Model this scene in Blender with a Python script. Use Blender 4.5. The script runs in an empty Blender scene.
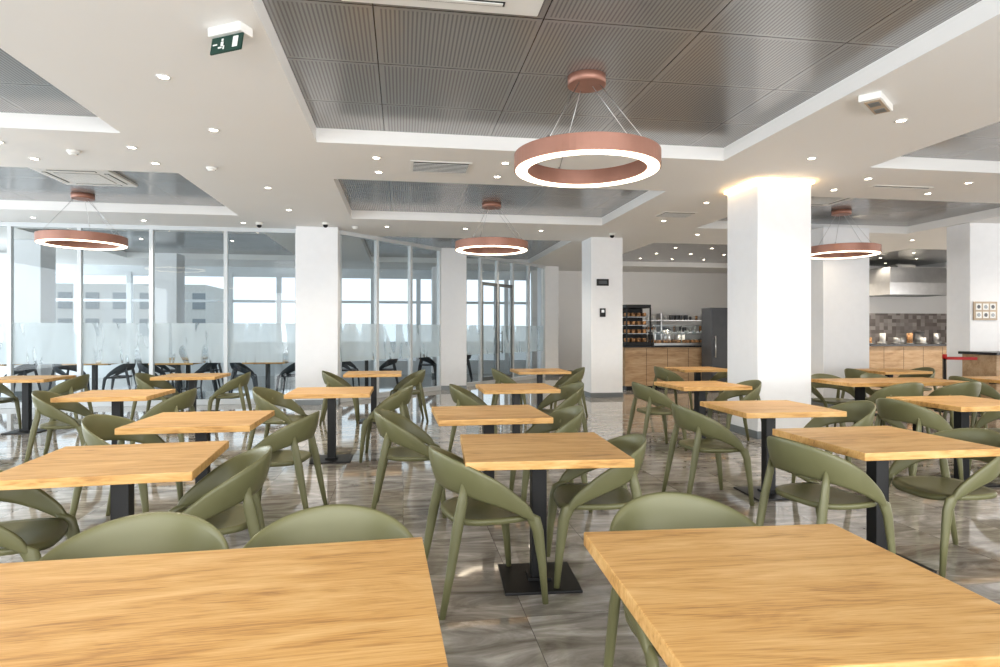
import bpy, bmesh, math, random
from mathutils import Vector, Matrix, Euler
random.seed(7)
scene = bpy.context.scene
COL = scene.collection
H = 3.4      # soffit height
HP = 3.55    # recessed metal panels

# ------------------------------------------------------------------ materials
def newmat(name):
    m = bpy.data.materials.new(name); m.use_nodes = True
    nt = m.node_tree
    for n in list(nt.nodes): nt.nodes.remove(n)
    out = nt.nodes.new('ShaderNodeOutputMaterial')
    return m, nt, out
def N(nt, t, **kw):
    n = nt.nodes.new(t)
    for k, v in kw.items(): setattr(n, k, v)
    return n
def math_(nt, op, a, b=None, c=None):
    n = nt.nodes.new('ShaderNodeMath'); n.operation = op
    for i, v in enumerate((a, b, c)):
        if v is None: continue
        if isinstance(v, (int, float)): n.inputs[i].default_value = v
        else: nt.links.new(v, n.inputs[i])
    return n.outputs[0]
def ramp(nt, fac, stops):
    r = nt.nodes.new('ShaderNodeValToRGB')
    els = r.color_ramp.elements
    while len(els) < len(stops): els.new(0.5)
    for e, (p, c) in zip(els, stops):
        e.position = p; e.color = (c[0], c[1], c[2], 1)
    nt.links.new(fac, r.inputs[0])
    return r.outputs[0]
def simple(name, col, rough=0.5, metal=0.0, var=0.06, scale=6.0, bump=0.0, spec=0.5):
    m, nt, out = newmat(name)
    p = N(nt, 'ShaderNodeBsdfPrincipled')
    tc = N(nt, 'ShaderNodeTexCoord')
    nz = N(nt, 'ShaderNodeTexNoise'); nz.inputs['Scale'].default_value = scale
    nz.inputs['Detail'].default_value = 3
    nt.links.new(tc.outputs['Object'], nz.inputs['Vector'])
    c0 = tuple(max(0, c*(1-var)) for c in col); c1 = tuple(min(1, c*(1+var)) for c in col)
    nt.links.new(ramp(nt, nz.outputs['Fac'], [(0.3, c0), (0.7, c1)]), p.inputs['Base Color'])
    p.inputs['Roughness'].default_value = rough
    p.inputs['Metallic'].default_value = metal
    p.inputs['Specular IOR Level'].default_value = spec
    if bump:
        b = N(nt, 'ShaderNodeBump'); b.inputs['Strength'].default_value = bump
        b.inputs['Distance'].default_value = 0.01
        n2 = N(nt, 'ShaderNodeTexNoise'); n2.inputs['Scale'].default_value = 180
        nt.links.new(tc.outputs['Object'], n2.inputs['Vector'])
        nt.links.new(n2.outputs['Fac'], b.inputs['Height'])
        nt.links.new(b.outputs[0], p.inputs['Normal'])
    nt.links.new(p.outputs[0], out.inputs[0])
    return m
def emis(name, col, strength):
    m, nt, out = newmat(name)
    e = N(nt, 'ShaderNodeEmission'); e.inputs[0].default_value = (*col, 1); e.inputs[1].default_value = strength
    nt.links.new(e.outputs[0], out.inputs[0]); return m

def wood(name, dark, mid, light, rough=0.42, sc=1.0, band=0.05):
    m, nt, out = newmat(name)
    p = N(nt, 'ShaderNodeBsdfPrincipled')
    tc = N(nt, 'ShaderNodeTexCoord'); oi = N(nt, 'ShaderNodeObjectInfo')
    sh = N(nt, 'ShaderNodeVectorMath', operation='ADD')
    mul = N(nt, 'ShaderNodeVectorMath', operation='SCALE'); mul.inputs[0].default_value = (13.7, 7.1, 3.3)
    nt.links.new(oi.outputs['Random'], mul.inputs['Scale'])
    nt.links.new(tc.outputs['Object'], sh.inputs[0]); nt.links.new(mul.outputs[0], sh.inputs[1])
    mp = N(nt, 'ShaderNodeMapping'); mp.inputs['Scale'].default_value = (0.9*sc, 5.5*sc, 5.5*sc)
    nt.links.new(sh.outputs[0], mp.inputs[0])
    a = N(nt, 'ShaderNodeTexNoise'); a.inputs['Scale'].default_value = 1.6; a.inputs['Detail'].default_value = 7
    a.inputs['Roughness'].default_value = 0.6; a.inputs['Distortion'].default_value = 1.8
    nt.links.new(mp.outputs[0], a.inputs['Vector'])
    mp2 = N(nt, 'ShaderNodeMapping'); mp2.inputs['Scale'].default_value = (9*sc, 210*sc, 60*sc)
    nt.links.new(sh.outputs[0], mp2.inputs[0])
    b = N(nt, 'ShaderNodeTexNoise'); b.inputs['Scale'].default_value = 1.0; b.inputs['Detail'].default_value = 5
    b.inputs['Distortion'].default_value = .6
    nt.links.new(mp2.outputs[0], b.inputs['Vector'])
    # sparse knots with a soft halo
    mp3 = N(nt, 'ShaderNodeMapping'); mp3.inputs['Scale'].default_value = (1.5*sc, 3.6*sc, 1)
    nt.links.new(sh.outputs[0], mp3.inputs[0])
    vo = N(nt, 'ShaderNodeTexVoronoi'); vo.inputs['Scale'].default_value = 1.2
    nt.links.new(mp3.outputs[0], vo.inputs['Vector'])
    mr = N(nt, 'ShaderNodeMapRange'); mr.inputs['From Min'].default_value = 0.02; mr.inputs['From Max'].default_value = 0.10
    mr.inputs['To Min'].default_value = 1; mr.inputs['To Max'].default_value = 0
    nt.links.new(vo.outputs['Distance'], mr.inputs['Value'])
    sep = N(nt, 'ShaderNodeSeparateXYZ'); nt.links.new(sh.outputs[0], sep.inputs[0])
    pl = math_(nt, 'FLOOR', math_(nt, 'MULTIPLY', sep.outputs['Y'], 6.0))
    wn = N(nt, 'ShaderNodeTexWhiteNoise', noise_dimensions='1D'); nt.links.new(pl, wn.inputs['W'])
    f = math_(nt, 'ADD', math_(nt, 'MULTIPLY', a.outputs['Fac'], 0.60), math_(nt, 'MULTIPLY', b.outputs['Fac'], 0.40))
    f = math_(nt, 'ADD', f, math_(nt, 'MULTIPLY', math_(nt, 'SUBTRACT', wn.outputs['Value'], 0.5), band))
    f = math_(nt, 'SUBTRACT', f, math_(nt, 'MULTIPLY', mr.outputs[0], 0.14))
    nt.links.new(ramp(nt, f, [(0.32, dark), (0.46, mid), (0.64, light)]), p.inputs['Base Color'])
    bp = N(nt, 'ShaderNodeBump'); bp.inputs['Strength'].default_value = 0.10; bp.inputs['Distance'].default_value = 0.004
    nt.links.new(b.outputs['Fac'], bp.inputs['Height']); nt.links.new(bp.outputs[0], p.inputs['Normal'])
    p.inputs['Roughness'].default_value = rough
    p.inputs['Specular IOR Level'].default_value = 0.4
    nt.links.new(p.outputs[0], out.inputs[0]); return m

M_white = simple('white_plaster', (0.85, 0.84, 0.83), 0.7, var=0.01, scale=1.5)
M_ceil = simple('ceiling_plaster', (0.85, 0.845, 0.835), 0.75, var=0.008, scale=1.0)
M_column = simple('column_plaster', (0.85, 0.86, 0.88), 0.55, var=0.012, scale=9, bump=0.08)
M_frame = simple('white_aluminium', (0.64, 0.67, 0.69), 0.35, 0.1, var=0.02)
M_dkframe = simple('grey_aluminium', (0.22, 0.24, 0.25), 0.35, 0.4, var=0.02)
M_olive = simple('olive_plastic', (0.160, 0.158, 0.080), 0.38, var=0.03, scale=3)
M_dkchair = simple('charcoal_plastic', (0.035, 0.045, 0.055), 0.45)
M_black = simple('black_powdercoat', (0.010, 0.010, 0.011), 0.42)
M_copper = simple('copper_satin', (0.40, 0.215, 0.165), 0.42, 0.35, var=0.04)
M_steel = simple('stainless_steel', (0.55, 0.55, 0.55), 0.28, 0.85, var=0.05)
M_dark = simple('dark_counter', (0.018, 0.018, 0.02), 0.25)
M_graph = simple('graphite_panel', (0.08, 0.085, 0.095), 0.4)
M_red = simple('red_belt', (0.45, 0.02, 0.02), 0.5)
M_green = simple('exit_green', (0.015, 0.055, 0.042), 0.4)
M_plwhite = simple('white_plastic', (0.80, 0.80, 0.78), 0.4, var=0.02)
M_card = simple('sign_board', (0.50, 0.40, 0.30), 0.5)
M_wood = wood('oak_tabletop', (0.33, 0.165, 0.055), (0.60, 0.345, 0.125), (0.74, 0.49, 0.225))
M_woodp = wood('oak_panel', (0.30, 0.19, 0.11), (0.44, 0.30, 0.18), (0.56, 0.41, 0.27), 0.5, 0.5)
M_ring = emis('ring_diffuser', (1.0, 0.85, 0.64), 5.0)
M_down = emis('downlight_lens', (1.0, 0.88, 0.70), 22.0)
M_cove = emis('cove_strip', (1.0, 0.62, 0.26), 18.0)
M_food = simple('pantry_goods', (0.45, 0.25, 0.12), 0.6, var=0.8, scale=18)
M_leaf = simple('plant_leaf', (0.03, 0.12, 0.03), 0.5)

# floor
def floor_mat():
    m, nt, out = newmat('polished_marble_tile')
    p = N(nt, 'ShaderNodeBsdfPrincipled')
    tc = N(nt, 'ShaderNodeTexCoord')
    sep = N(nt, 'ShaderNodeSeparateXYZ'); nt.links.new(tc.outputs['Object'], sep.inputs[0])
    tx = math_(nt, 'DIVIDE', sep.outputs['X'], 0.6); ty = math_(nt, 'DIVIDE', sep.outputs['Y'], 0.6)
    cid = N(nt, 'ShaderNodeCombineXYZ')
    nt.links.new(math_(nt, 'FLOOR', tx), cid.inputs[0]); nt.links.new(math_(nt, 'FLOOR', ty), cid.inputs[1])
    wn = N(nt, 'ShaderNodeTexWhiteNoise', noise_dimensions='3D'); nt.links.new(cid.outputs[0], wn.inputs['Vector'])
    off = N(nt, 'ShaderNodeVectorMath', operation='SCALE'); nt.links.new(wn.outputs['Color'], off.inputs[0]); off.inputs['Scale'].default_value = 20
    add = N(nt, 'ShaderNodeVectorMath', operation='ADD'); nt.links.new(tc.outputs['Object'], add.inputs[0]); nt.links.new(off.outputs[0], add.inputs[1])
    mp = N(nt, 'ShaderNodeMapping'); mp.inputs['Scale'].default_value = (1.3, 3.6, 1); mp.inputs['Rotation'].default_value = (0, 0, 0.5)
    nt.links.new(add.outputs[0], mp.inputs[0])
    a = N(nt, 'ShaderNodeTexNoise'); a.inputs['Scale'].default_value = 1.4; a.inputs['Detail'].default_value = 9; a.inputs['Distortion'].default_value = 1.4
    a.inputs['Roughness'].default_value = 0.62
    nt.links.new(mp.outputs[0], a.inputs['Vector'])
    c = ramp(nt, a.outputs['Fac'], [(0.30, (0.150, 0.130, 0.108)), (0.44, (0.255, 0.235, 0.208)), (0.56, (0.36, 0.338, 0.308)), (0.72, (0.56, 0.535, 0.50))])
    fx = math_(nt, 'FRACT', tx); fy = math_(nt, 'FRACT', ty)
    gx = math_(nt, 'LESS_THAN', fx, 0.006); gy = math_(nt, 'LESS_THAN', fy, 0.006)
    g = math_(nt, 'MAXIMUM', gx, gy)
    mx = N(nt, 'ShaderNodeMix', data_type='RGBA'); nt.links.new(g, mx.inputs[0]); nt.links.new(c, mx.inputs[6]); mx.inputs[7].default_value = (0.13, 0.12, 0.11, 1)
    nt.links.new(mx.outputs[2], p.inputs['Base Color'])
    p.inputs['Roughness'].default_value = 0.05
    p.inputs['Specular IOR Level'].default_value = 1.0
    nt.links.new(p.outputs[0], out.inputs[0]); return m
M_floor = floor_mat()

def panel_mat():
    m, nt, out = newmat('perforated_metal_ceiling')
    p = N(nt, 'ShaderNodeBsdfPrincipled')
    tc = N(nt, 'ShaderNodeTexCoord'); sep = N(nt, 'ShaderNodeSeparateXYZ'); nt.links.new(tc.outputs['Object'], sep.inputs[0])
    fx = math_(nt, 'FRACT', math_(nt, 'DIVIDE', math_(nt, 'ADD', sep.outputs['X'], 20.9), 1.15))
    fy = math_(nt, 'FRACT', math_(nt, 'DIVIDE', math_(nt, 'ADD', sep.outputs['Y'], 20.15), 0.9))
    seam = math_(nt, 'MAXIMUM', math_(nt, 'LESS_THAN', fx, 0.008), math_(nt, 'LESS_THAN', fy, 0.011))
    st = math_(nt, 'LESS_THAN', math_(nt, 'FRACT', math_(nt, 'DIVIDE', sep.outputs['X'], 0.03)), 0.42)
    inner = math_(nt, 'MULTIPLY', math_(nt, 'MULTIPLY', math_(nt, 'GREATER_THAN', fx, 0.035), math_(nt, 'LESS_THAN', fx, 0.975)),
                  math_(nt, 'MULTIPLY', math_(nt, 'GREATER_THAN', fy, 0.045), math_(nt, 'LESS_THAN', fy, 0.97)))
    st = math_(nt, 'MULTIPLY', st, inner)
    mx = N(nt, 'ShaderNodeMix', data_type='RGBA'); nt.links.new(st, mx.inputs[0])
    mx.inputs[6].default_value = (0.42, 0.42, 0.42, 1); mx.inputs[7].default_value = (0.27, 0.27, 0.27, 1)
    m2 = N(nt, 'ShaderNodeMix', data_type='RGBA'); nt.links.new(seam, m2.inputs[0]); nt.links.new(mx.outputs[2], m2.inputs[6])
    m2.inputs[7].default_value = (0.06, 0.06, 0.06, 1)
    nt.links.new(m2.outputs[2], p.inputs['Base Color'])
    p.inputs['Metallic'].default_value = 0.4; p.inputs['Roughness'].default_value = 0.20
    nt.links.new(p.outputs[0], out.inputs[0]); return m
M_panel = panel_mat()

def glass_mat(name, frosted=False):
    m, nt, out = newmat(name)
    tr = N(nt, 'ShaderNodeBsdfTransparent'); tr.inputs[0].default_value = (0.92, 0.96, 0.97, 1)
    gl = N(nt, 'ShaderNodeBsdfGlossy'); gl.inputs['Roughness'].default_value = 0.02
    lw = N(nt, 'ShaderNodeLayerWeight'); lw.inputs[0].default_value = 0.5
    fac = math_(nt, 'ADD', math_(nt, 'MULTIPLY', math_(nt, 'POWER', lw.outputs['Facing'], 4.0), 0.8), 0.05)
    mix = N(nt, 'ShaderNodeMixShader'); nt.links.new(fac, mix.inputs[0])
    nt.links.new(tr.outputs[0], mix.inputs[1]); nt.links.new(gl.outputs[0], mix.inputs[2])
    if not frosted:
        nt.links.new(mix.outputs[0], out.inputs[0]); return m
    tl = N(nt, 'ShaderNodeBsdfTranslucent'); tl.inputs[0].default_value = (0.84, 0.92, 0.95, 1)
    df = N(nt, 'ShaderNodeBsdfDiffuse'); df.inputs[0].default_value = (0.80, 0.88, 0.91, 1)
    m3 = N(nt, 'ShaderNodeMixShader'); m3.inputs[0].default_value = 0.45
    nt.links.new(tl.outputs[0], m3.inputs[1]); nt.links.new(df.outputs[0], m3.inputs[2])
    tc = N(nt, 'ShaderNodeTexCoord'); mp = N(nt, 'ShaderNodeMapping'); mp.inputs['Scale'].default_value = (2.6, 1, 0.42)
    nt.links.new(tc.outputs['Object'], mp.inputs[0])
    nz = N(nt, 'ShaderNodeTexNoise'); nz.inputs['Scale'].default_value = 1.5; nz.inputs['Distortion'].default_value = 0.9
    nz.inputs['Detail'].default_value = 1
    nt.links.new(mp.outputs[0], nz.inputs['Vector'])
    a = ramp(nt, nz.outputs['Fac'], [(0.38, (0.22,)*3), (0.41, (0.76,)*3), (0.6, (0.84,)*3)])
    m4 = N(nt, 'ShaderNodeMixShader'); nt.links.new(a, m4.inputs[0])
    nt.links.new(mix.outputs[0], m4.inputs[1]); nt.links.new(m3.outputs[0], m4.inputs[2])
    nt.links.new(m4.outputs[0], out.inputs[0]); return m
M_glass = glass_mat('clear_glass'); M_frost = glass_mat('frosted_film', True)

def tile_mat():
    m, nt, out = newmat('mosaic_tile')
    p = N(nt, 'ShaderNodeBsdfPrincipled'); tc = N(nt, 'ShaderNodeTexCoord')
    sep = N(nt, 'ShaderNodeSeparateXYZ'); nt.links.new(tc.outputs['Object'], sep.inputs[0])
    cid = N(nt, 'ShaderNodeCombineXYZ')
    nt.links.new(math_(nt, 'FLOOR', math_(nt, 'MULTIPLY', sep.outputs['X'], 7)), cid.inputs[0])
    nt.links.new(math_(nt, 'FLOOR', math_(nt, 'MULTIPLY', sep.outputs['Z'], 9)), cid.inputs[2])
    wn = N(nt, 'ShaderNodeTexWhiteNoise', noise_dimensions='3D'); nt.links.new(cid.outputs[0], wn.inputs['Vector'])
    nt.links.new(ramp(nt, wn.outputs['Value'], [(0, (0.20, 0.17, 0.155)), (0.5, (0.32, 0.285, 0.265)), (1, (0.45, 0.41, 0.385))]), p.inputs['Base Color'])
    p.inputs['Roughness'].default_value = 0.3
    nt.links.new(p.outputs[0], out.inputs[0]); return m
M_tile = tile_mat()

# ------------------------------------------------------------------ mesh helpers
def merge(bm, t):
    me = bpy.data.meshes.new('tmp'); t.to_mesh(me); t.free(); bm.from_mesh(me); bpy.data.meshes.remove(me)
def box(bm, c, s, mi=0, bev=0.0, rz=0.0, rx=0.0, seg=2):
    t = bmesh.new(); bmesh.ops.create_cube(t, size=1)
    for v in t.verts: v.co = Vector((v.co.x*s[0], v.co.y*s[1], v.co.z*s[2]))
    if bev: bmesh.ops.bevel(t, geom=list(t.edges), offset=bev, segments=seg, profile=0.6, affect='EDGES')
    R = Matrix.Translation(c) @ Matrix.Rotation(rz, 4, 'Z') @ Matrix.Rotation(rx, 4, 'X')
    bmesh.ops.transform(t, matrix=R, verts=t.verts)
    for f in t.faces: f.material_index = mi
    merge(bm, t)
def bx(bm, x0, x1, y0, y1, z0, z1, mi=0, bev=0.0):
    box(bm, ((x0+x1)/2, (y0+y1)/2, (z0+z1)/2), (x1-x0, y1-y0, z1-z0), mi, bev)
def cyl(bm, p0, p1, r0, r1=None, mi=0, seg=16, smooth=True):
    if r1 is None: r1 = r0
    p0 = Vector(p0); p1 = Vector(p1); d = p1-p0
    t = bmesh.new(); bmesh.ops.create_cone(t, cap_ends=True, segments=seg, radius1=r0, radius2=r1, depth=d.length)
    R = Matrix.Translation((p0+p1)/2) @ d.to_track_quat('Z', 'Y').to_matrix().to_4x4()
    bmesh.ops.transform(t, matrix=R, verts=t.verts)
    for f in t.faces:
        f.material_index = mi; f.smooth = smooth and len(f.verts) == 4
    merge(bm, t)
def loft(bm, rings, mi=0, closed=True, cap=True, smooth=True, cyclic=False):
    vs = [[bm.verts.new(p) for p in r] for r in rings]
    n = len(rings[0]); m = len(rings)
    for i in range(m if cyclic else m-1):
        a = vs[i]; b = vs[(i+1) % m]
        for j in range(n if closed else n-1):
            k = (j+1) % n
            f = bm.faces.new((a[j], a[k], b[k], b[j])); f.material_index = mi; f.smooth = smooth
    if cap and not cyclic:
        for r in (vs[0], vs[-1]):
            f = bm.faces.new(r); f.material_index = mi
def meshof(bm, name, mats):
    bmesh.ops.recalc_face_normals(bm, faces=bm.faces)
    me = bpy.data.meshes.new(name); bm.to_mesh(me); bm.free()
    for m in mats: me.materials.append(m)
    return me
def obj(me, name, loc=(0, 0, 0), rz=0.0, parent=None):
    o = bpy.data.objects.new(name, me); COL.objects.link(o)
    o.location = loc; o.rotation_euler = (0, 0, rz)
    if parent: o.parent = parent
    return o
def mk(bm, name, mats, loc=(0, 0, 0), rz=0.0): return obj(meshof(bm, name, mats), name, loc, rz)

# ------------------------------------------------------------------ room shell
bm = bmesh.new(); bx(bm, -14, 18, -3, 21, -0.2, 0); mk(bm, 'floor', [M_floor])

recX = [(-7.4, -2.8), (-0.9, 3.7), (5.6, 10.2), (12.1, 16.7)]
recY = [(-1.0, 6.75), (8.35, 11.25), (13.3, 18.2)]
bm = bmesh.new()
ys = [-3, -1.0, 6.75, 8.35, 11.25, 13.3, 18.2, 21]
for i in range(7):
    if i % 2 == 0: bx(bm, -14, 18, ys[i], ys[i+1], H, 3.9)
    else:
        xs = [-14, -7.4, -2.8, -0.9, 3.7, 5.6, 10.2, 12.1, 16.7, 18]
        for j in range(0, 9, 2): bx(bm, xs[j], xs[j+1], ys[i], ys[i+1], H, 3.9)
for (x0, x1) in recX:
    for (y0, y1) in recY: bx(bm, x0, x1, y0, y1, HP, 3.9, 1)
mk(bm, 'ceiling', [M_ceil, M_panel])

def columnat(x, y, s=0.72, name='structural_column', cove=False, sy=None):
    sy_ = sy or s
    bm = bmesh.new(); box(bm, (0, 0, H/2), (s, sy_, H), 0, 0.012)
    box(bm, (0, 0, 0.05), (s+0.02, sy_+0.02, 0.1), 1, 0.003)
    if cove:
        t = s+0.05
        for sx, sy2, wx, wy in ((0, -1, t, .02), (0, 1, t, .02), (-1, 0, .02, t), (1, 0, .02, t)):
            box(bm, (sx*(s/2+.018), sy2*(s/2+.018), H-0.022), (wx, wy, .03), 2)
    return mk(bm, name, [M_column, M_dkframe, M_cove], (x, y, 0))
columnat(4.96, 7.86, 0.77, cove=True)
columnat(4.28, 13.0, 0.70)
columnat(-1.62, 12.6, .78)
columnat(1.17, 15.2, 0.68)
columnat(8.40, 11.2, .98)
columnat(10.70, 10.15, 0.85, sy=.5)
columnat(4.45, 18.8, 0.55)

# walls
bm = bmesh.new(); bx(bm, 4.2, 18, 20, 20.2, 0, H); mk(bm, 'wall_back', [M_white])
bm = bmesh.new(); bx(bm, 11.2, 17.8, 17.0, 17.2, 0, H); bx(bm, 11.2, 17.8, 16.97, 17.0, 1.0, 1.95, 1); mk(bm, 'wall_kitchen', [M_white, M_tile])
bm = bmesh.new(); bx(bm, 17.8, 18, -3, 20, 0, H); mk(bm, 'wall_right', [M_white])
bm = bmesh.new(); bx(bm, -14, 17.8, -3.2, -3, 0, 0.4); bx(bm, -14, 17.8, -3.2, -3, 3.1, H)
for x in (-14, -8, -3, 2, 7, 12, 17): bx(bm, x, x+0.8, -3.2, -3, 0.4, 3.1)
mk(bm, 'wall_front', [M_white])
bm = bmesh.new(); bx(bm, -9.5, -9.3, -3, 12.5, 0, 0.4); bx(bm, -9.5, -9.3, -3, 12.5, 3.1, H)
for y in (-3, 0, 4, 8, 11.7): bx(bm, -9.5, -9.3, y, y+0.8, 0.4, 3.1)
mk(bm, 'wall_left', [M_white])

# glazing
def glazing(name, p0, p1, mull, door=None, top=H-0.06):
    p0 = Vector(p0); p1 = Vector(p1); d = p1-p0; L = d.length; a = math.atan2(d.y, d.x)
    bm = bmesh.new()
    fw = 0.07
    bx(bm, 0, L, -.05, .05, 0, 0.10, 0, .004); bx(bm, 0, L, -.05, .05, top-.02, H, 0, .004)
    edges = [0]+list(mull)+[L]
    for i, e in enumerate(edges):
        w = fw if 0 < i < len(edges)-1 else fw*0.8
        box(bm, (min(max(e, w/2), L-w/2), 0, (top+.1)/2), (w, .09, top-.1), 0, .004)
    for i in range(len(edges)-1):
        a0, a1 = edges[i]+.03, edges[i+1]-.03
        isdoor = door and abs(edges[i]-door[0]) < .01 or door and abs(edges[i+1]-door[1]) < .01
        if isdoor:
            bx(bm, a0, a1, -.04, .04, 2.62, 2.70, 3, .003)
            for xx in (a0+.03, a1-.03): bx(bm, xx-.035, xx+.035, -.035, .035, .08, 2.62, 3, .003)
            bx(bm, a0, a1, -.035, .035, .08, .2, 3, .003)
            hx = a1-.1 if abs(edges[i]-door[0]) < .01 else a0+.1
            cyl(bm, (hx, -.09, .8), (hx, -.09, 1.4), .014, mi=3)
            for z in (.85, 1.35): cyl(bm, (hx, -.09, z), (hx, -.03, z), .01, mi=3)
        vs = [bm.verts.new(p) for p in ((a0-.02, 0, .1), (a1+.02, 0, .1), (a1+.02, 0, top), (a0-.02, 0, top))]
        f = bm.faces.new(vs); f.material_index = 1
        vs = [bm.verts.new(p) for p in ((a0, -.006, .80), (a1, -.006, .80), (a1, -.006, 1.56), (a0, -.006, 1.56))]
        f = bm.faces.new(vs); f.material_index = 2
    return mk(bm, name, [M_frame, M_glass, M_frost, M_dkframe], (p0.x, p0.y, 0), a)
glazing('window_1', (-9.3, 12.6), (-2.02, 12.6), [2.2, 3.37, 4.61, 5.94])
A = Vector((-1.3, 12.55)); D = Vector((.68, .733)).normalized()
glazing('window_2', A, A+D*3.2, [1.1, 2.15])
glazing('window_3', A+D*4.15, A+D*8.2, [.70, 1.47, 2.24, 3.1], door=(.70, 2.24))

# outer glazing of the winter garden
bm = bmesh.new()
bx(bm, -14, 4.2, 20.3, 20.4, 0, .45); bx(bm, -14, 4.2, 20.3, 20.4, 3.1, H); bx(bm, -14, 4.2, 20.3, 20.4, 2.3, 2.38)
x = -14
while x < 4.2:
    box(bm, (x, 20.35, 1.6), (.14, .14, 3.2), 0, .005); x += 1.45
for y in range(13, 21, 2): box(bm, (-13.9, y, 1.7), (.1, .1, 3.4), 0)
mk(bm, 'window_4', [M_frame])
for (x, y) in ((-6.0, 17.2), (-10.5, 17.2), (-2.6, 18.0), (-8.1, 15.2), (1.2, 19.6)): columnat(x, y, 0.6)
bm = bmesh.new(); bx(bm, -60, 60, 21, 90, -0.3, -0.1); mk(bm, 'ground_outside', [simple('paving', (0.26, 0.26, 0.25), .8)])
bm = bmesh.new(); bx(bm, -30, -16, 54, 62, -.2, 5.2)
for i in range(7):
    bx(bm, -29+i*2, -28+i*2, 53.95, 54.02, 1, 2.4, 1); bx(bm, -29+i*2, -28+i*2, 53.95, 54.02, 3.2, 4.5, 1)
mk(bm, 'neighbouring_building', [simple('render_beige', (.55, .54, .51), .8), M_dkframe])

# ------------------------------------------------------------------ dining chair
def chair_mesh():
    bm = bmesh.new()
    def path(a):
        s = 1 if a >= 0 else -1; a = abs(a)
        if a < .64:
            t = a/.64*math.pi/2
            return Vector((s*.266*math.sin(t), .235*math.cos(t))), Vector((s*math.sin(t), math.cos(t))).normalized()
        t = (a-.64)/.36
        return Vector((s*(.266-.018*t*t), -.215*t)), Vector((s*1, 0))
    rings = []
    n = 56
    for i in range(n+1):
        a = -1+2*i/n; p, nr = path(a); b = abs(a)
        zt = .800-.330*b**1.85; zb = .600-.19*b**2.1
        if b > .9: zt -= .05*((b-.9)/.1)**2
        lean = .045*(1-b**1.5)
        th = .0085+.006*b
        ring = []
        for k in range(16):
            t = 2*math.pi*k/16; h = .5-.5*math.cos(t)
            sn = math.sin(t); o = th*math.copysign(abs(sn)**.6, sn)
            q = p+nr*(lean*h**1.3+o+.012*math.sin(math.pi*h)*(1-b))
            ring.append((q.x, q.y, zb+(zt-zb)*h))
        rings.append(ring)
    loft(bm, rings, 0)
    def leg(pts, rads):
        rr = []
        for (p, (ra, rb)) in zip(pts, rads):
            rr.append([(p[0]+ra*math.cos(2*math.pi*k/12), p[1]+rb*math.sin(2*math.pi*k/12), p[2]) for k in range(12)])
        loft(bm, rr, 0)
    for s in (-1, 1):
        leg([(s*.255, -.262, 0), (s*.252, -.245, .2), (s*.249, -.222, .38), (s*.250, -.195, .45), (s*.252, -.165, .475)],
            [(.013, .016), (.016, .023), (.018, .032), (.016, .040), (.010, .024)])
        leg([(s*.235, .285, 0), (s*.230, .245, .2), (s*.222, .205, .42), (s*.214, .175, .56), (s*.210, .165, .66)],
            [(.013, .016), (.017, .023), (.018, .030), (.014, .028), (.008, .012)])
    rings = []
    m = 40
    def outline(k, r):
        t = 2*math.pi*k/m; c = math.cos(t); s_ = math.sin(t); e = 2/3.4
        x = math.copysign(abs(c)**e, c)*.247*r; y = math.copysign(abs(s_)**e, s_)*.225*r-.02
        if y > 0: x *= 1-.10*(y/.2)
        return x, y
    def zz(x, y, r): 
        return .462-.022*(1-r**2.2)-(.022*max(0, (-y-.14)/.1)**2)
    prof = [(.02, 0), (.3, 0), (.6, 0), (.85, 0), (.97, 0), (1.0, -.012), (.985, -.030), (.85, -.034), (.5, -.034), (.02, -.034)]
    for r, dz in prof:
        ring = []
        for k in range(m):
            x, y = outline(k, r); ring.append((x, y, zz(x, y, min(1, r))+dz))
        rings.append(ring)
    loft(bm, rings, 0)
    return meshof(bm, 'dining_chair', [M_olive])
ME_CHAIR = chair_mesh()
def chair(x, y, deg, dark=False):
    o = obj(ME_CHAIR, 'dining_chair', (x, y, 0), math.radians(deg+90))
    if dark:
        o.material_slots[0].link = 'OBJECT'; o.material_slots[0].material = M_dkchair
    return o

# ------------------------------------------------------------------ tables
def table_mesh(w, d, peds):
    bm = bmesh.new()
    box(bm, (0, 0, .738), (w, d, .044), 0, .005, seg=2)
    for px in peds:
        box(bm, (px, 0, .007), (.42, .42, .014), 1, .003)
        box(bm, (px, 0, .36), (.085, .085, .70), 1, .004)
        box(bm, (px, 0, .022), (.13, .13, .016), 1, .002)
        box(bm, (px, 0, .708), (.34, .34, .012), 1)
        box(bm, (px, 0, .700), (.60, .05, .02), 1)
    return meshof(bm, 'dining_table', [M_wood, M_black])
ME_T = table_mesh(.86, .84, [0]); ME_TL = table_mesh(1.72, .80, [-.43, .43])
def table(x, y, deg=0, long_=False):
    return obj(ME_TL if long_ else ME_T, 'dining_table', (x, y, 0), math.radians(deg))

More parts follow.
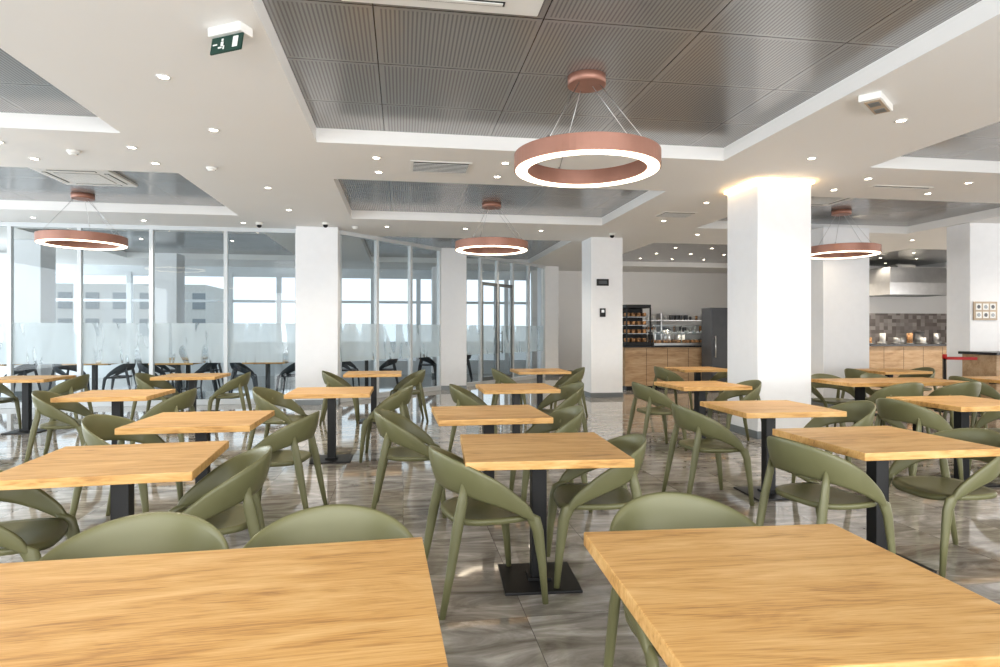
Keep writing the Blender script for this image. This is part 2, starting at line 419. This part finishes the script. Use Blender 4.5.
table(-.785, 1.545, 2.0, True)
chair(-.82, 1.97, -91); chair(-.23, 1.97, -88)
table(.985, 1.50, -3); chair(.98, 1.95, -90); chair(1.12, 1.03, 92)
table(.76, 3.45, -3.5); chair(.42, 3.33, 12); chair(1.12, 3.50, 172)
table(-1.42, 3.44, 4); chair(-.96, 3.36, 192); chair(-1.86, 3.22, 10)
table(2.86, 3.38, 0); chair(2.42, 3.30, 8); chair(3.32, 3.36, 178)
rows = [
 (-1.47, 4.90, 0, .50, .55), (.68, 4.95, 1, .62, .48), (3.13, 4.95, -2, .60, .62), (5.15, 5.05, 0, .52, .55),
 (-2.95, 7.03, 1, .50, .48), (-.77, 7.0, 0, .55, .60), (1.31, 7.15, 0, .50, .52), (3.62, 7.15, 1, .60, .48), (-5.1, 7.05, 0, .5, .5),
 (-5.2, 9.6, 0, .5, .5), (-3.07, 9.75, 0, .48, .52), (-.45, 9.9, 0, .5, .52), (2.25, 10.1, 0, .52, .5), (5.1, 10.2, 0, .5, .5), (8.0, 9.2, 0, .5, .5),
 (8.2, 7.3, 0, .5, .5), (7.4, 5.1, 0, .5, .5),
]
for (x, y, r, lo, ro) in rows:
    table(x, y, r)
    chair(x-lo, y+random.uniform(-.06, .06), random.uniform(-9, 9))
    chair(x+ro, y+random.uniform(-.06, .06), 180+random.uniform(-9, 9))
table(6.35, 7.3, 0, True); chair(5.9, 7.8, -92); chair(6.7, 7.8, -85); chair(6.0, 6.8, 90); chair(6.8, 6.8, 92)
for (x, y) in ((-8.2, 14.0), (-6.4, 14.2), (-4.7, 14.0), (-2.9, 14.1), (-5.2, 16.2), (-.9, 15.9), (1.2, 18.0)):
    table(x, y); chair(x-.5, y, random.uniform(-12, 12), True); chair(x+.5, y, 180+random.uniform(-12, 12), True)

# ------------------------------------------------------------------ ring pendants
def ring_mesh():
    bm = bmesh.new(); n = 72
    R0, R1, z0, z1 = .49, .61, -.065, .065
    prof = [(R1, z0), (R1, z1), (R1-.01, z1+.004), (R0+.01, z1+.004), (R0, z1), (R0, z0), (R0+.012, z0), (R0+.012, z0+.012), (R1-.012, z0+.012), (R1-.012, z0)]
    rings = [[(r*math.cos(2*math.pi*i/n), r*math.sin(2*math.pi*i/n), z) for r, z in prof] for i in range(n)]
    loft(bm, rings, 0, smooth=False, cyclic=True)
    prof = [(R0+.012, z0+.010), (R0+.012, z0-.006), (R0+.03, z0-.014), (R1-.03, z0-.014), (R1-.012, z0-.006), (R1-.012, z0+.010)]
    rings = [[(r*math.cos(2*math.pi*i/n), r*math.sin(2*math.pi*i/n), z) for r, z in prof] for i in range(n)]
    loft(bm, rings, 1, smooth=True, cyclic=True)
    top = HP-2.83
    cyl(bm, (0, 0, top-.075), (0, 0, top), .16, mi=0, seg=40)
    for k in range(3):
        a = math.radians(100+120*k)
        cyl(bm, (.55*math.cos(a), .55*math.sin(a), z1), (.11*math.cos(a), .11*math.sin(a), top-.07), .0035, mi=2, seg=6)
        cyl(bm, (.55*math.cos(a), .55*math.sin(a), z1), (.55*math.cos(a), .55*math.sin(a), z1+.03), .01, mi=2, seg=10)
    cyl(bm, (.05, 0, top-.07), (.545, .05, z1), .004, mi=2, seg=6)
    return meshof(bm, 'ring_pendant_lamp', [M_copper, M_ring, M_steel])
ME_R = ring_mesh()
for (x, y) in ((1.53, 5.05), (1.47, 10.3), (-4.95, 10.6), (7.7, 9.95), (-4.8, 4.5), (7.65, 4.5)):
    obj(ME_R, 'ring_pendant_lamp', (x, y, 2.83), random.uniform(0, .2))

# ------------------------------------------------------------------ downlights
bm = bmesh.new(); n = 28
prof = [(.055, .0), (.055, -.006), (.042, -.008), (.036, -.002), (.036, 0)]
loft(bm, [[(r*math.cos(2*math.pi*i/n), r*math.sin(2*math.pi*i/n), z) for r, z in prof] for i in range(n)], 0, cyclic=True)
cyl(bm, (0, 0, -.004), (0, 0, 0), .036, mi=1, seg=24)
ME_D = meshof(bm, 'recessed_downlight', [M_plwhite, M_down])
def down(x, y, z=H, power=0):
    o = obj(ME_D, 'recessed_downlight', (x, y, z))
    if power:
        l = bpy.data.lights.new('downlight_beam', 'SPOT'); l.energy = power; l.color = (1, .88, .72)
        l.spot_size = math.radians(120); l.spot_blend = .8; l.shadow_soft_size = .05
        lo = bpy.data.objects.new('downlight_beam', l); COL.objects.link(lo); lo.parent = o; lo.location = (0, 0, -.03)
PW = 72
for x in (-1.85, 4.65):
    for y in (.8, 2.3, 3.75, 5.2, 6.5): down(x, y, H, PW if y != 2.3 else 0)
    for y in (9.0, 10.6): down(x, y, H, PW)
for y in (7.25, 7.9):
    for x in (-5.6, -4.2, -2.9, -.3, 1.2, 2.7, 6.0, 7.5, 9.0): down(x, y, H, PW if y < 7.5 and x in (-5.6, -2.9, -.3, 2.7, 7.5) else 0)
for x in (-6.4, -4.6, -2.9, -.3, 1.2, 2.7, 6.0, 7.5, 9.3): down(x, 12.0, H, PW if x in (-4.6, -.3, 2.7, 6.0, 9.3) else 0)
for x in (11.0,):
    for y in (2, 4.2, 6.2, 8.6, 12): down(x, y, H, PW if y > 4 else 0)
for x in (5.9, 6.9, 7.9, 8.9, 9.9, 12.6, 13.8, 15):
    for y in (13.8, 15, 16.2, 17.4): down(x, y, HP, PW*2.2 if y in (13.8, 16.2) and x not in (6.9, 8.9) else 0)
for x in (1.9, 2.9):
    for y in (14, 16.0): down(x, y, HP, PW if x == 2.9 else 0)
for x in (-6, -4, -1): down(x, 15.5, HP, 0)

# ------------------------------------------------------------------ ceiling equipment
def cassette(x, y, s, z=HP):
    bm = bmesh.new(); box(bm, (0, 0, -.02), (s, s, .04), 0, .012)
    for k in range(4):
        a = k*math.pi/2
        box(bm, (math.sin(a)*s*.40, math.cos(a)*s*.40, -.041), (s*.62, .055, .006), 1, rz=-a)
        box(bm, (math.sin(a)*s*.40, math.cos(a)*s*.40, -.046), (s*.60, .03, .006), 0, rz=-a)
    box(bm, (0, 0, -.041), (s*.58, s*.58, .006), 2)
    for i in range(14): box(bm, (0, (i-6.5)*s*.04, -.045), (s*.56, .008, .006), 0)
    mk(bm, 'ceiling_air_conditioner', [M_plwhite, M_black, simple('grille_grey', (.35, .35, .34), .5)], (x, y, z))
cassette(.25, 3.42, 1.28); cassette(-4.3, 9.3, .95); cassette(6.6, 9.0, .95)
def vent(x, y, w, d, name='ceiling_air_vent', slats=7):
    bm = bmesh.new(); box(bm, (0, 0, -.004), (w, d, .008), 0, .002); box(bm, (0, 0, -.009), (w-.07, d-.07, .004), 1)
    for i in range(slats): box(bm, (0, (i-(slats-1)/2)*(d-.08)/slats, -.013), (w-.07, .016, .006), 0, rx=.5)
    mk(bm, name, [M_plwhite, M_black], (x, y, H))
vent(.45, 7.55, .72, .5); vent(4.6, 10.0, .6, .45); vent(6.8, 7.6, .9, .12, 'linear_slot_diffuser', 1); vent(-5.0, 7.6, .6, .4)
def smoke(x, y, z=H):
    bm = bmesh.new(); cyl(bm, (0, 0, -.03), (0, 0, 0), .055, .065, 0, 24); cyl(bm, (0, 0, -.05), (0, 0, -.03), .03, .05, 0, 24)
    mk(bm, 'smoke_detector', [M_plwhite], (x, y, z))
smoke(-3.6, 7.5); smoke(1.9, 7.5); smoke(-.9, 12.1); smoke(-2.3, 8.0)
def dome(x, y):
    bm = bmesh.new(); cyl(bm, (0, 0, -.05), (0, 0, -.001), .06, .06, 0, 24)
    t = bmesh.new(); bmesh.ops.create_uvsphere(t, u_segments=20, v_segments=10, radius=.045)
    bmesh.ops.translate(t, verts=t.verts, vec=(0, 0, -.055))
    for f in t.faces: f.material_index = 1; f.smooth = True
    merge(bm, t); mk(bm, 'dome_security_camera', [M_plwhite, M_black], (x, y, H))
dome(-2.6, 11.9); dome(-1.4, 11.7); dome(4.2, 12.1)

def sign(x, y, rz):
    bm = bmesh.new()
    box(bm, (0, 0, -.03), (.27, .12, .06), 0, .008)
    box(bm, (0, -.03, -.115), (.26, .012, .12), 1, .003, rx=-.18)
    def q(cx, cz, w, h): box(bm, (cx, -.041+(-.115-cz)*-.18*1, cz), (w, .004, h), 2, rx=-.18)
    q(.08, -.115, .04, .075); q(-.03, -.087, .016, .014); q(-.03, -.115, .020, .030); q(-.045, -.140, .030, .010); q(-.014, -.142, .010, .025); q(-.09, -.115, .035, .009)
    mk(bm, 'exit_sign', [M_plwhite, M_green, M_plwhite], (x, y, H), rz)
sign(-1.12, 4.30, math.radians(-30))
bm = bmesh.new(); box(bm, (0, 0, -.03), (.46, .17, .06), 0, .01); box(bm, (0, -.01, -.062), (.38, .12, .006), 1, .002)
for cx in (-.1, .1): box(bm, (cx, -.01, -.067), (.10, .08, .006), 2)
mk(bm, 'emergency_light', [M_plwhite, M_card, M_dkframe], (4.03, 4.78, H), math.radians(38))

# ------------------------------------------------------------------ wall items
bm = bmesh.new()
box(bm, (0, 0, 0), (.12, .03, .18), 0, .004); box(bm, (0, -.017, .03), (.06, .004, .06), 1)
mk(bm, 'intercom_panel', [M_black, M_steel], (4.18, 12.636, 1.80))
bm = bmesh.new()
box(bm, (0, 0, 0), (.26, .03, .14), 0, .004); box(bm, (0, -.017, 0), (.18, .004, .07), 1)
mk(bm, 'wall_thermostat', [M_black, M_graph], (4.18, 12.636, 2.44))
bm = bmesh.new()
box(bm, (0, 0, 0), (.50, .02, .34), 0, .004)
for i in range(3):
    for j in range(2):
        box(bm, (-.15+.15*i, -.012, -.075+.15*j), (.12, .006, .12), 1, .002)
        cyl(bm, (-.15+.15*i, -.018, -.075+.15*j), (-.15+.15*i, -.012, -.075+.15*j), .035, mi=2+((i+j) % 2), seg=18)
mk(bm, 'wall_notice_board', [M_card, M_plwhite, M_dkframe, M_graph], (10.58, 9.885, 1.78))

# ------------------------------------------------------------------ servery
bm = bmesh.new()
bx(bm, 5.2, 8.4, 14.05, 14.75, .10, 1.02, 0)
bx(bm, 5.25, 8.35, 14.1, 14.75, 0, .10, 1)
bx(bm, 5.15, 8.45, 14.0, 14.8, 1.02, 1.06, 1, .004)
for i in range(6): bx(bm, 5.2+.53*(i+1)-.003, 5.2+.53*(i+1)+.003, 14.045, 14.052, .12, 1.0, 1)
mk(bm, 'servery_counter', [M_woodp, M_dark])
bm = bmesh.new()
bx(bm, 0, .62, 0, .6, 0, .08, 0, .01); bx(bm, 0, .62, 0, .6, .90, .98, 0, .01); bx(bm, 0, .62, .57, .6, .08, .9, 0)
for xx in (0, .59): bx(bm, xx, xx+.03, 0, .03, .08, .9, 0); bx(bm, xx, xx+.03, .54, .57, .08, .9, 0)
for z in (.28, .48, .68):
    bx(bm, .03, .59, .04, .56, z, z+.012, 1)
for z in (.085, .295, .495, .695):
    for i in range(4): box(bm, (.1+.14*i, .25, z+.05), (.09, .2, .09), 2, .02)
mk(bm, 'refrigerated_display_cabinet', [M_black, M_steel, M_food, M_glass], (5.25, 14.1, 1.06))
bm = bmesh.new()
bx(bm, 0, 1.5, 0, .55, 0, .06, 0, .005); bx(bm, 0, 1.5, .05, .5, .48, .49, 0)
for xx in (0.02, .74, 1.46): cyl(bm, (xx, .08, .06), (xx, .08, .5), .012, mi=0); cyl(bm, (xx, .45, .06), (xx, .45, .5), .012, mi=0)
vs = [bm.verts.new(p) for p in ((0, .02, .1), (1.5, .02, .1), (1.5, .02, .5), (0, .02, .5))]; f = bm.faces.new(vs); f.material_index = 1
for i in range(6): box(bm, (.14+.24*i, .27, .10), (.2, .34, .07), 2, .02)
bx(bm, 0, 1.5, .04, .5, .27, .282, 0)
for i in range(7): cyl(bm, (.12+.21*i, .27, .28), (.12+.21*i, .27, .36), .05, .06, mi=3)
mk(bm, 'glass_food_display', [M_steel, M_glass, M_food, M_plwhite], (5.95, 14.12, 1.06))
bm = bmesh.new()
bx(bm, 0, .75, 0, .5, 0.02, 1.95, 0, .012); bx(bm, .02, .73, -.012, 0, .12, 1.90, 1, .004); cyl(bm, (.08, -.04, .8), (.08, -.04, 1.3), .012, mi=2)
for z in (.82, 1.28): cyl(bm, (.08, -.04, z), (.08, 0, z), .008, mi=2)
bx(bm, .03, .72, .03, .47, 0, .03, 1)
mk(bm, 'upright_refrigerator', [M_graph, M_graph, M_steel], (7.05, 13.4, 0))
bm = bmesh.new()
for xx in (0, 1.6, 3.2): bx(bm, xx, xx+.04, 0, .35, 0, 2.0, 0)
for z in (.5, .95, 1.35, 1.75): bx(bm, 0, 3.24, 0, .35, z, z+.03, 0)
rnd = random.Random(3)
for z in (.53, .98, 1.38, 1.78):
    x = .1
    while x < 3.1:
        if abs(x-1.6) < .1: x += .15; continue
        if rnd.random() < .5: cyl(bm, (x, .15, z), (x, .15, z+rnd.uniform(.12, .22)), .04, mi=rnd.choice((1, 2, 3)), seg=12)
        else: box(bm, (x, .16, z+.08), (.1, .15, .16), rnd.choice((1, 2, 3)), .006)
        x += rnd.uniform(.13, .22)
mk(bm, 'back_bar_shelving', [M_steel, M_food, M_plwhite, M_graph], (6.9, 19.6, 0))
# backsplash and sink unit behind the servery
bm = bmesh.new()
bx(bm, 0, 2.0, 0, .6, .1, .95, 0, .01); bx(bm, 0, 2.0, 0, .6, .95, .99, 0, .004)
for i in range(3): bx(bm, .05+.65*i, .65+.65*i, -.012, 0, .2, .85, 0, .004)
for i in range(4): bx(bm, .02+.62*i, .10+.62*i, .04, .5, 0, .1, 1)
box(bm, (.5, .3, 1.22), (.55, .45, .46), 0, .02); box(bm, (.5, .07, 1.22), (.40, .012, .32), 1, .004)
cyl(bm, (1.2, .3, .99), (1.2, .3, 1.45), .13, mi=0, seg=24); cyl(bm, (1.2, .3, 1.45), (1.2, .3, 1.52), .13, .04, mi=1, seg=24)
cyl(bm, (1.65, .3, .99), (1.65, .3, 1.3), .10, mi=2, seg=24)
mk(bm, 'hot_drinks_station', [M_steel, M_black, M_plwhite], (6.3, 16.6, 0))
bm = bmesh.new()
box(bm, (0, 0, .22), (.6, .45, .36), 0, .03); box(bm, (0, -.06, .03), (.6, .5, .06), 1, .01); box(bm, (0, -.2, .33), (.56, .1, .12), 1, .02)
for xx in (-.15, .15):
    cyl(bm, (xx, -.22, .19), (xx, -.22, .27), .035, mi=0); cyl(bm, (xx, -.38, .2), (xx, -.22, .21), .014, mi=1)
for xx in (-.2, -.1, 0, .1, .2): cyl(bm, (xx, .05, .40), (xx, .05, .46), .03, .038, mi=2)
mk(bm, 'espresso_machine', [M_steel, M_black, M_plwhite], (8.0, 14.4, 1.06))

# kitchen side
bm = bmesh.new()
bx(bm, 11.6, 16.6, 14.9, 15.6, .1, 1.0, 0); bx(bm, 11.65, 16.55, 14.95, 15.6, 0, .1, 1); bx(bm, 11.55, 16.65, 14.85, 15.65, 1.0, 1.05, 1, .004)
for i in range(8): bx(bm, 11.6+.6*(i+1)-.003, 11.6+.6*(i+1)+.003, 14.895, 14.902, .12, .98, 1)
mk(bm, 'kitchen_counter', [M_woodp, M_dark])
bm = bmesh.new()
v = [(0, 0, 0), (2.0, 0, 0), (2.0, 1.0, 0), (0, 1.0, 0), (0, 0, .35), (2.0, 0, .35), (2.0, 1.0, .35), (0, 1.0, .35), (.08, .08, .80), (1.92, .08, .80), (1.92, .95, .80), (.08, .95, .80)]
vs = [bm.verts.new(p) for p in v]
for f in ((0, 1, 2, 3), (0, 1, 5, 4), (1, 2, 6, 5), (2, 3, 7, 6), (3, 0, 4, 7), (4, 5, 9, 8), (5, 6, 10, 9), (6, 7, 11, 10), (7, 4, 8, 11), (8, 9, 10, 11)):
    bm.faces.new([vs[i] for i in f])
bx(bm, .7, 1.3, .5, .9, .80, .93, 0)
bx(bm, .05, 1.95, .05, .95, -.01, 0, 1)
mk(bm, 'extractor_hood', [M_steel, M_dkframe], (13.9, 15.95, 2.47))
bm = bmesh.new()
bx(bm, 0, 4.6, 0, .7, .1, .9, 0, .01); bx(bm, 0, 4.6, 0, .7, .9, .94, 0, .004)
for i in range(4): box(bm, (.6+1.1*i, .0, .55), (.9, .02, .5), 1, .01); cyl(bm, (.3+1.1*i, -.04, .82), (.9+1.1*i, -.04, .82), .012, mi=0)
for i in range(7):
    xx = .3+.62*i; h = .16+.14*(i % 3); cyl(bm, (xx, .35, .94), (xx, .35, .94+h), .13, mi=0, seg=24); cyl(bm, (xx, .35, .94+h), (xx, .35, .95+h), .135, mi=0, seg=24)
for i in range(5): bx(bm, .05+1.05*i, .12+1.05*i, .05, .65, 0, .1, 0)
mk(bm, 'cooking_range', [M_steel, M_graph], (12.0, 16.2, 0))
bm = bmesh.new()
for i in range(7):
    xx = i*.42
    cyl(bm, (xx, 0, 0), (xx, 0, .03), .1, .12, 0, 20); cyl(bm, (xx, 0, .03), (xx, 0, .18+.12*(i % 2)), .07, .07, 1+(i % 3), 16)
mk(bm, 'serving_containers', [M_steel, M_food, M_plwhite, M_steel], (12.6, 15.2, 1.05))
bm = bmesh.new()
bx(bm, 9.96, 14.5, 9.1, 9.75, .1, 1.0, 0); bx(bm, 10.0, 14.5, 9.15, 9.75, 0, .1, 1); bx(bm, 9.9, 14.5, 9.04, 9.78, 1.0, 1.045, 1, .004)
mk(bm, 'tray_return_counter', [M_woodp, M_dark])
bm = bmesh.new(); cyl(bm, (0, 0, 0), (0, 0, .02), .16, .15, 0, 28); cyl(bm, (0, 0, .02), (0, 0, .92), .025, mi=0); cyl(bm, (0, 0, .92), (0, 0, 1.0), .035, mi=1)
box(bm, (.25, -.0, .93), (.46, .006, .05), 1)
mk(bm, 'belt_barrier', [M_black, M_red], (9.45, 9.6, 0), -.5)

bm = bmesh.new(); bx(bm, 4.2, 11.2, 19.985, 20, 0, .1); mk(bm, 'baseboard_back', [M_dkframe])
bm = bmesh.new(); cyl(bm, (0, 0, 0), (0, 0, .4), .16, .22, 0, 24)
rnd = random.Random(5)
for i in range(36):
    a = rnd.uniform(0, 6.28); L = rnd.uniform(.3, .6); up = rnd.uniform(.4, 1.0)
    p = [Vector((math.cos(a)*L*t, math.sin(a)*L*t, .4+up*t-.5*L*t*t)) for t in (0, .35, .7, 1)]
    side = Vector((-math.sin(a), math.cos(a), 0)); w = (.008, .035, .03, .003)
    l = [bm.verts.new(q-side*ww) for q, ww in zip(p, w)]; r = [bm.verts.new(q+side*ww) for q, ww in zip(p, w)]
    for k in range(3): f = bm.faces.new((l[k], r[k], r[k+1], l[k+1])); f.material_index = 1
mk(bm, 'potted_plant', [M_graph, M_leaf], (-2.4, 16.2, 0))

# ------------------------------------------------------------------ light
w = bpy.data.worlds.new('World'); scene.world = w; w.use_nodes = True
nt = w.node_tree; bg = nt.nodes['Background']
bg.inputs[0].default_value = (.80, .91, 1.0, 1); bg.inputs[1].default_value = 1.25
def area(name, loc, rot, sx, sy, e, col):
    l = bpy.data.lights.new(name, 'AREA'); l.shape = 'RECTANGLE'; l.size = sx; l.size_y = sy; l.energy = e; l.color = col
    o = bpy.data.objects.new(name, l); COL.objects.link(o); o.location = loc; o.rotation_euler = rot; return o
area('fill_light_front', (2, -2.9, 1.75), (math.radians(90), 0, 0), 15, 2.6, 620, (.99, .98, .96))  # added general fill from behind the camera, along the unseen front wall
area('fill_light_left', (-9.2, 5, 1.75), (math.radians(90), 0, math.radians(-90)), 12, 2.6, 440, (.9, .96, 1))  # added fill lamp, brightens the room from its unseen left side
area('fill_light_winter_garden', (-13.7, 16.5, 1.8), (math.radians(90), 0, math.radians(-90)), 6.5, 2.8, 520, (.88, .95, 1))  # added out-of-view area lamp, lifts the space behind the glazing
area('fill_light_right', (17.6, 6, 1.75), (math.radians(90), 0, math.radians(90)), 12, 2.4, 400, (1, .97, .94))  # added fill lamp standing before the solid right wall

# ------------------------------------------------------------------ camera
cd = bpy.data.cameras.new('camera'); cam = bpy.data.objects.new('camera', cd); COL.objects.link(cam)
cam.location = (0, 0, 1.41); cam.rotation_euler = (math.radians(90), 0, math.radians(-8.9))
cd.sensor_width = 36; cd.lens = 22.32; cd.shift_y = -0.0025; cd.clip_end = 300
scene.camera = cam
scene.view_settings.view_transform = 'Standard'
try: scene.view_settings.look = 'Medium High Contrast'
except Exception: pass
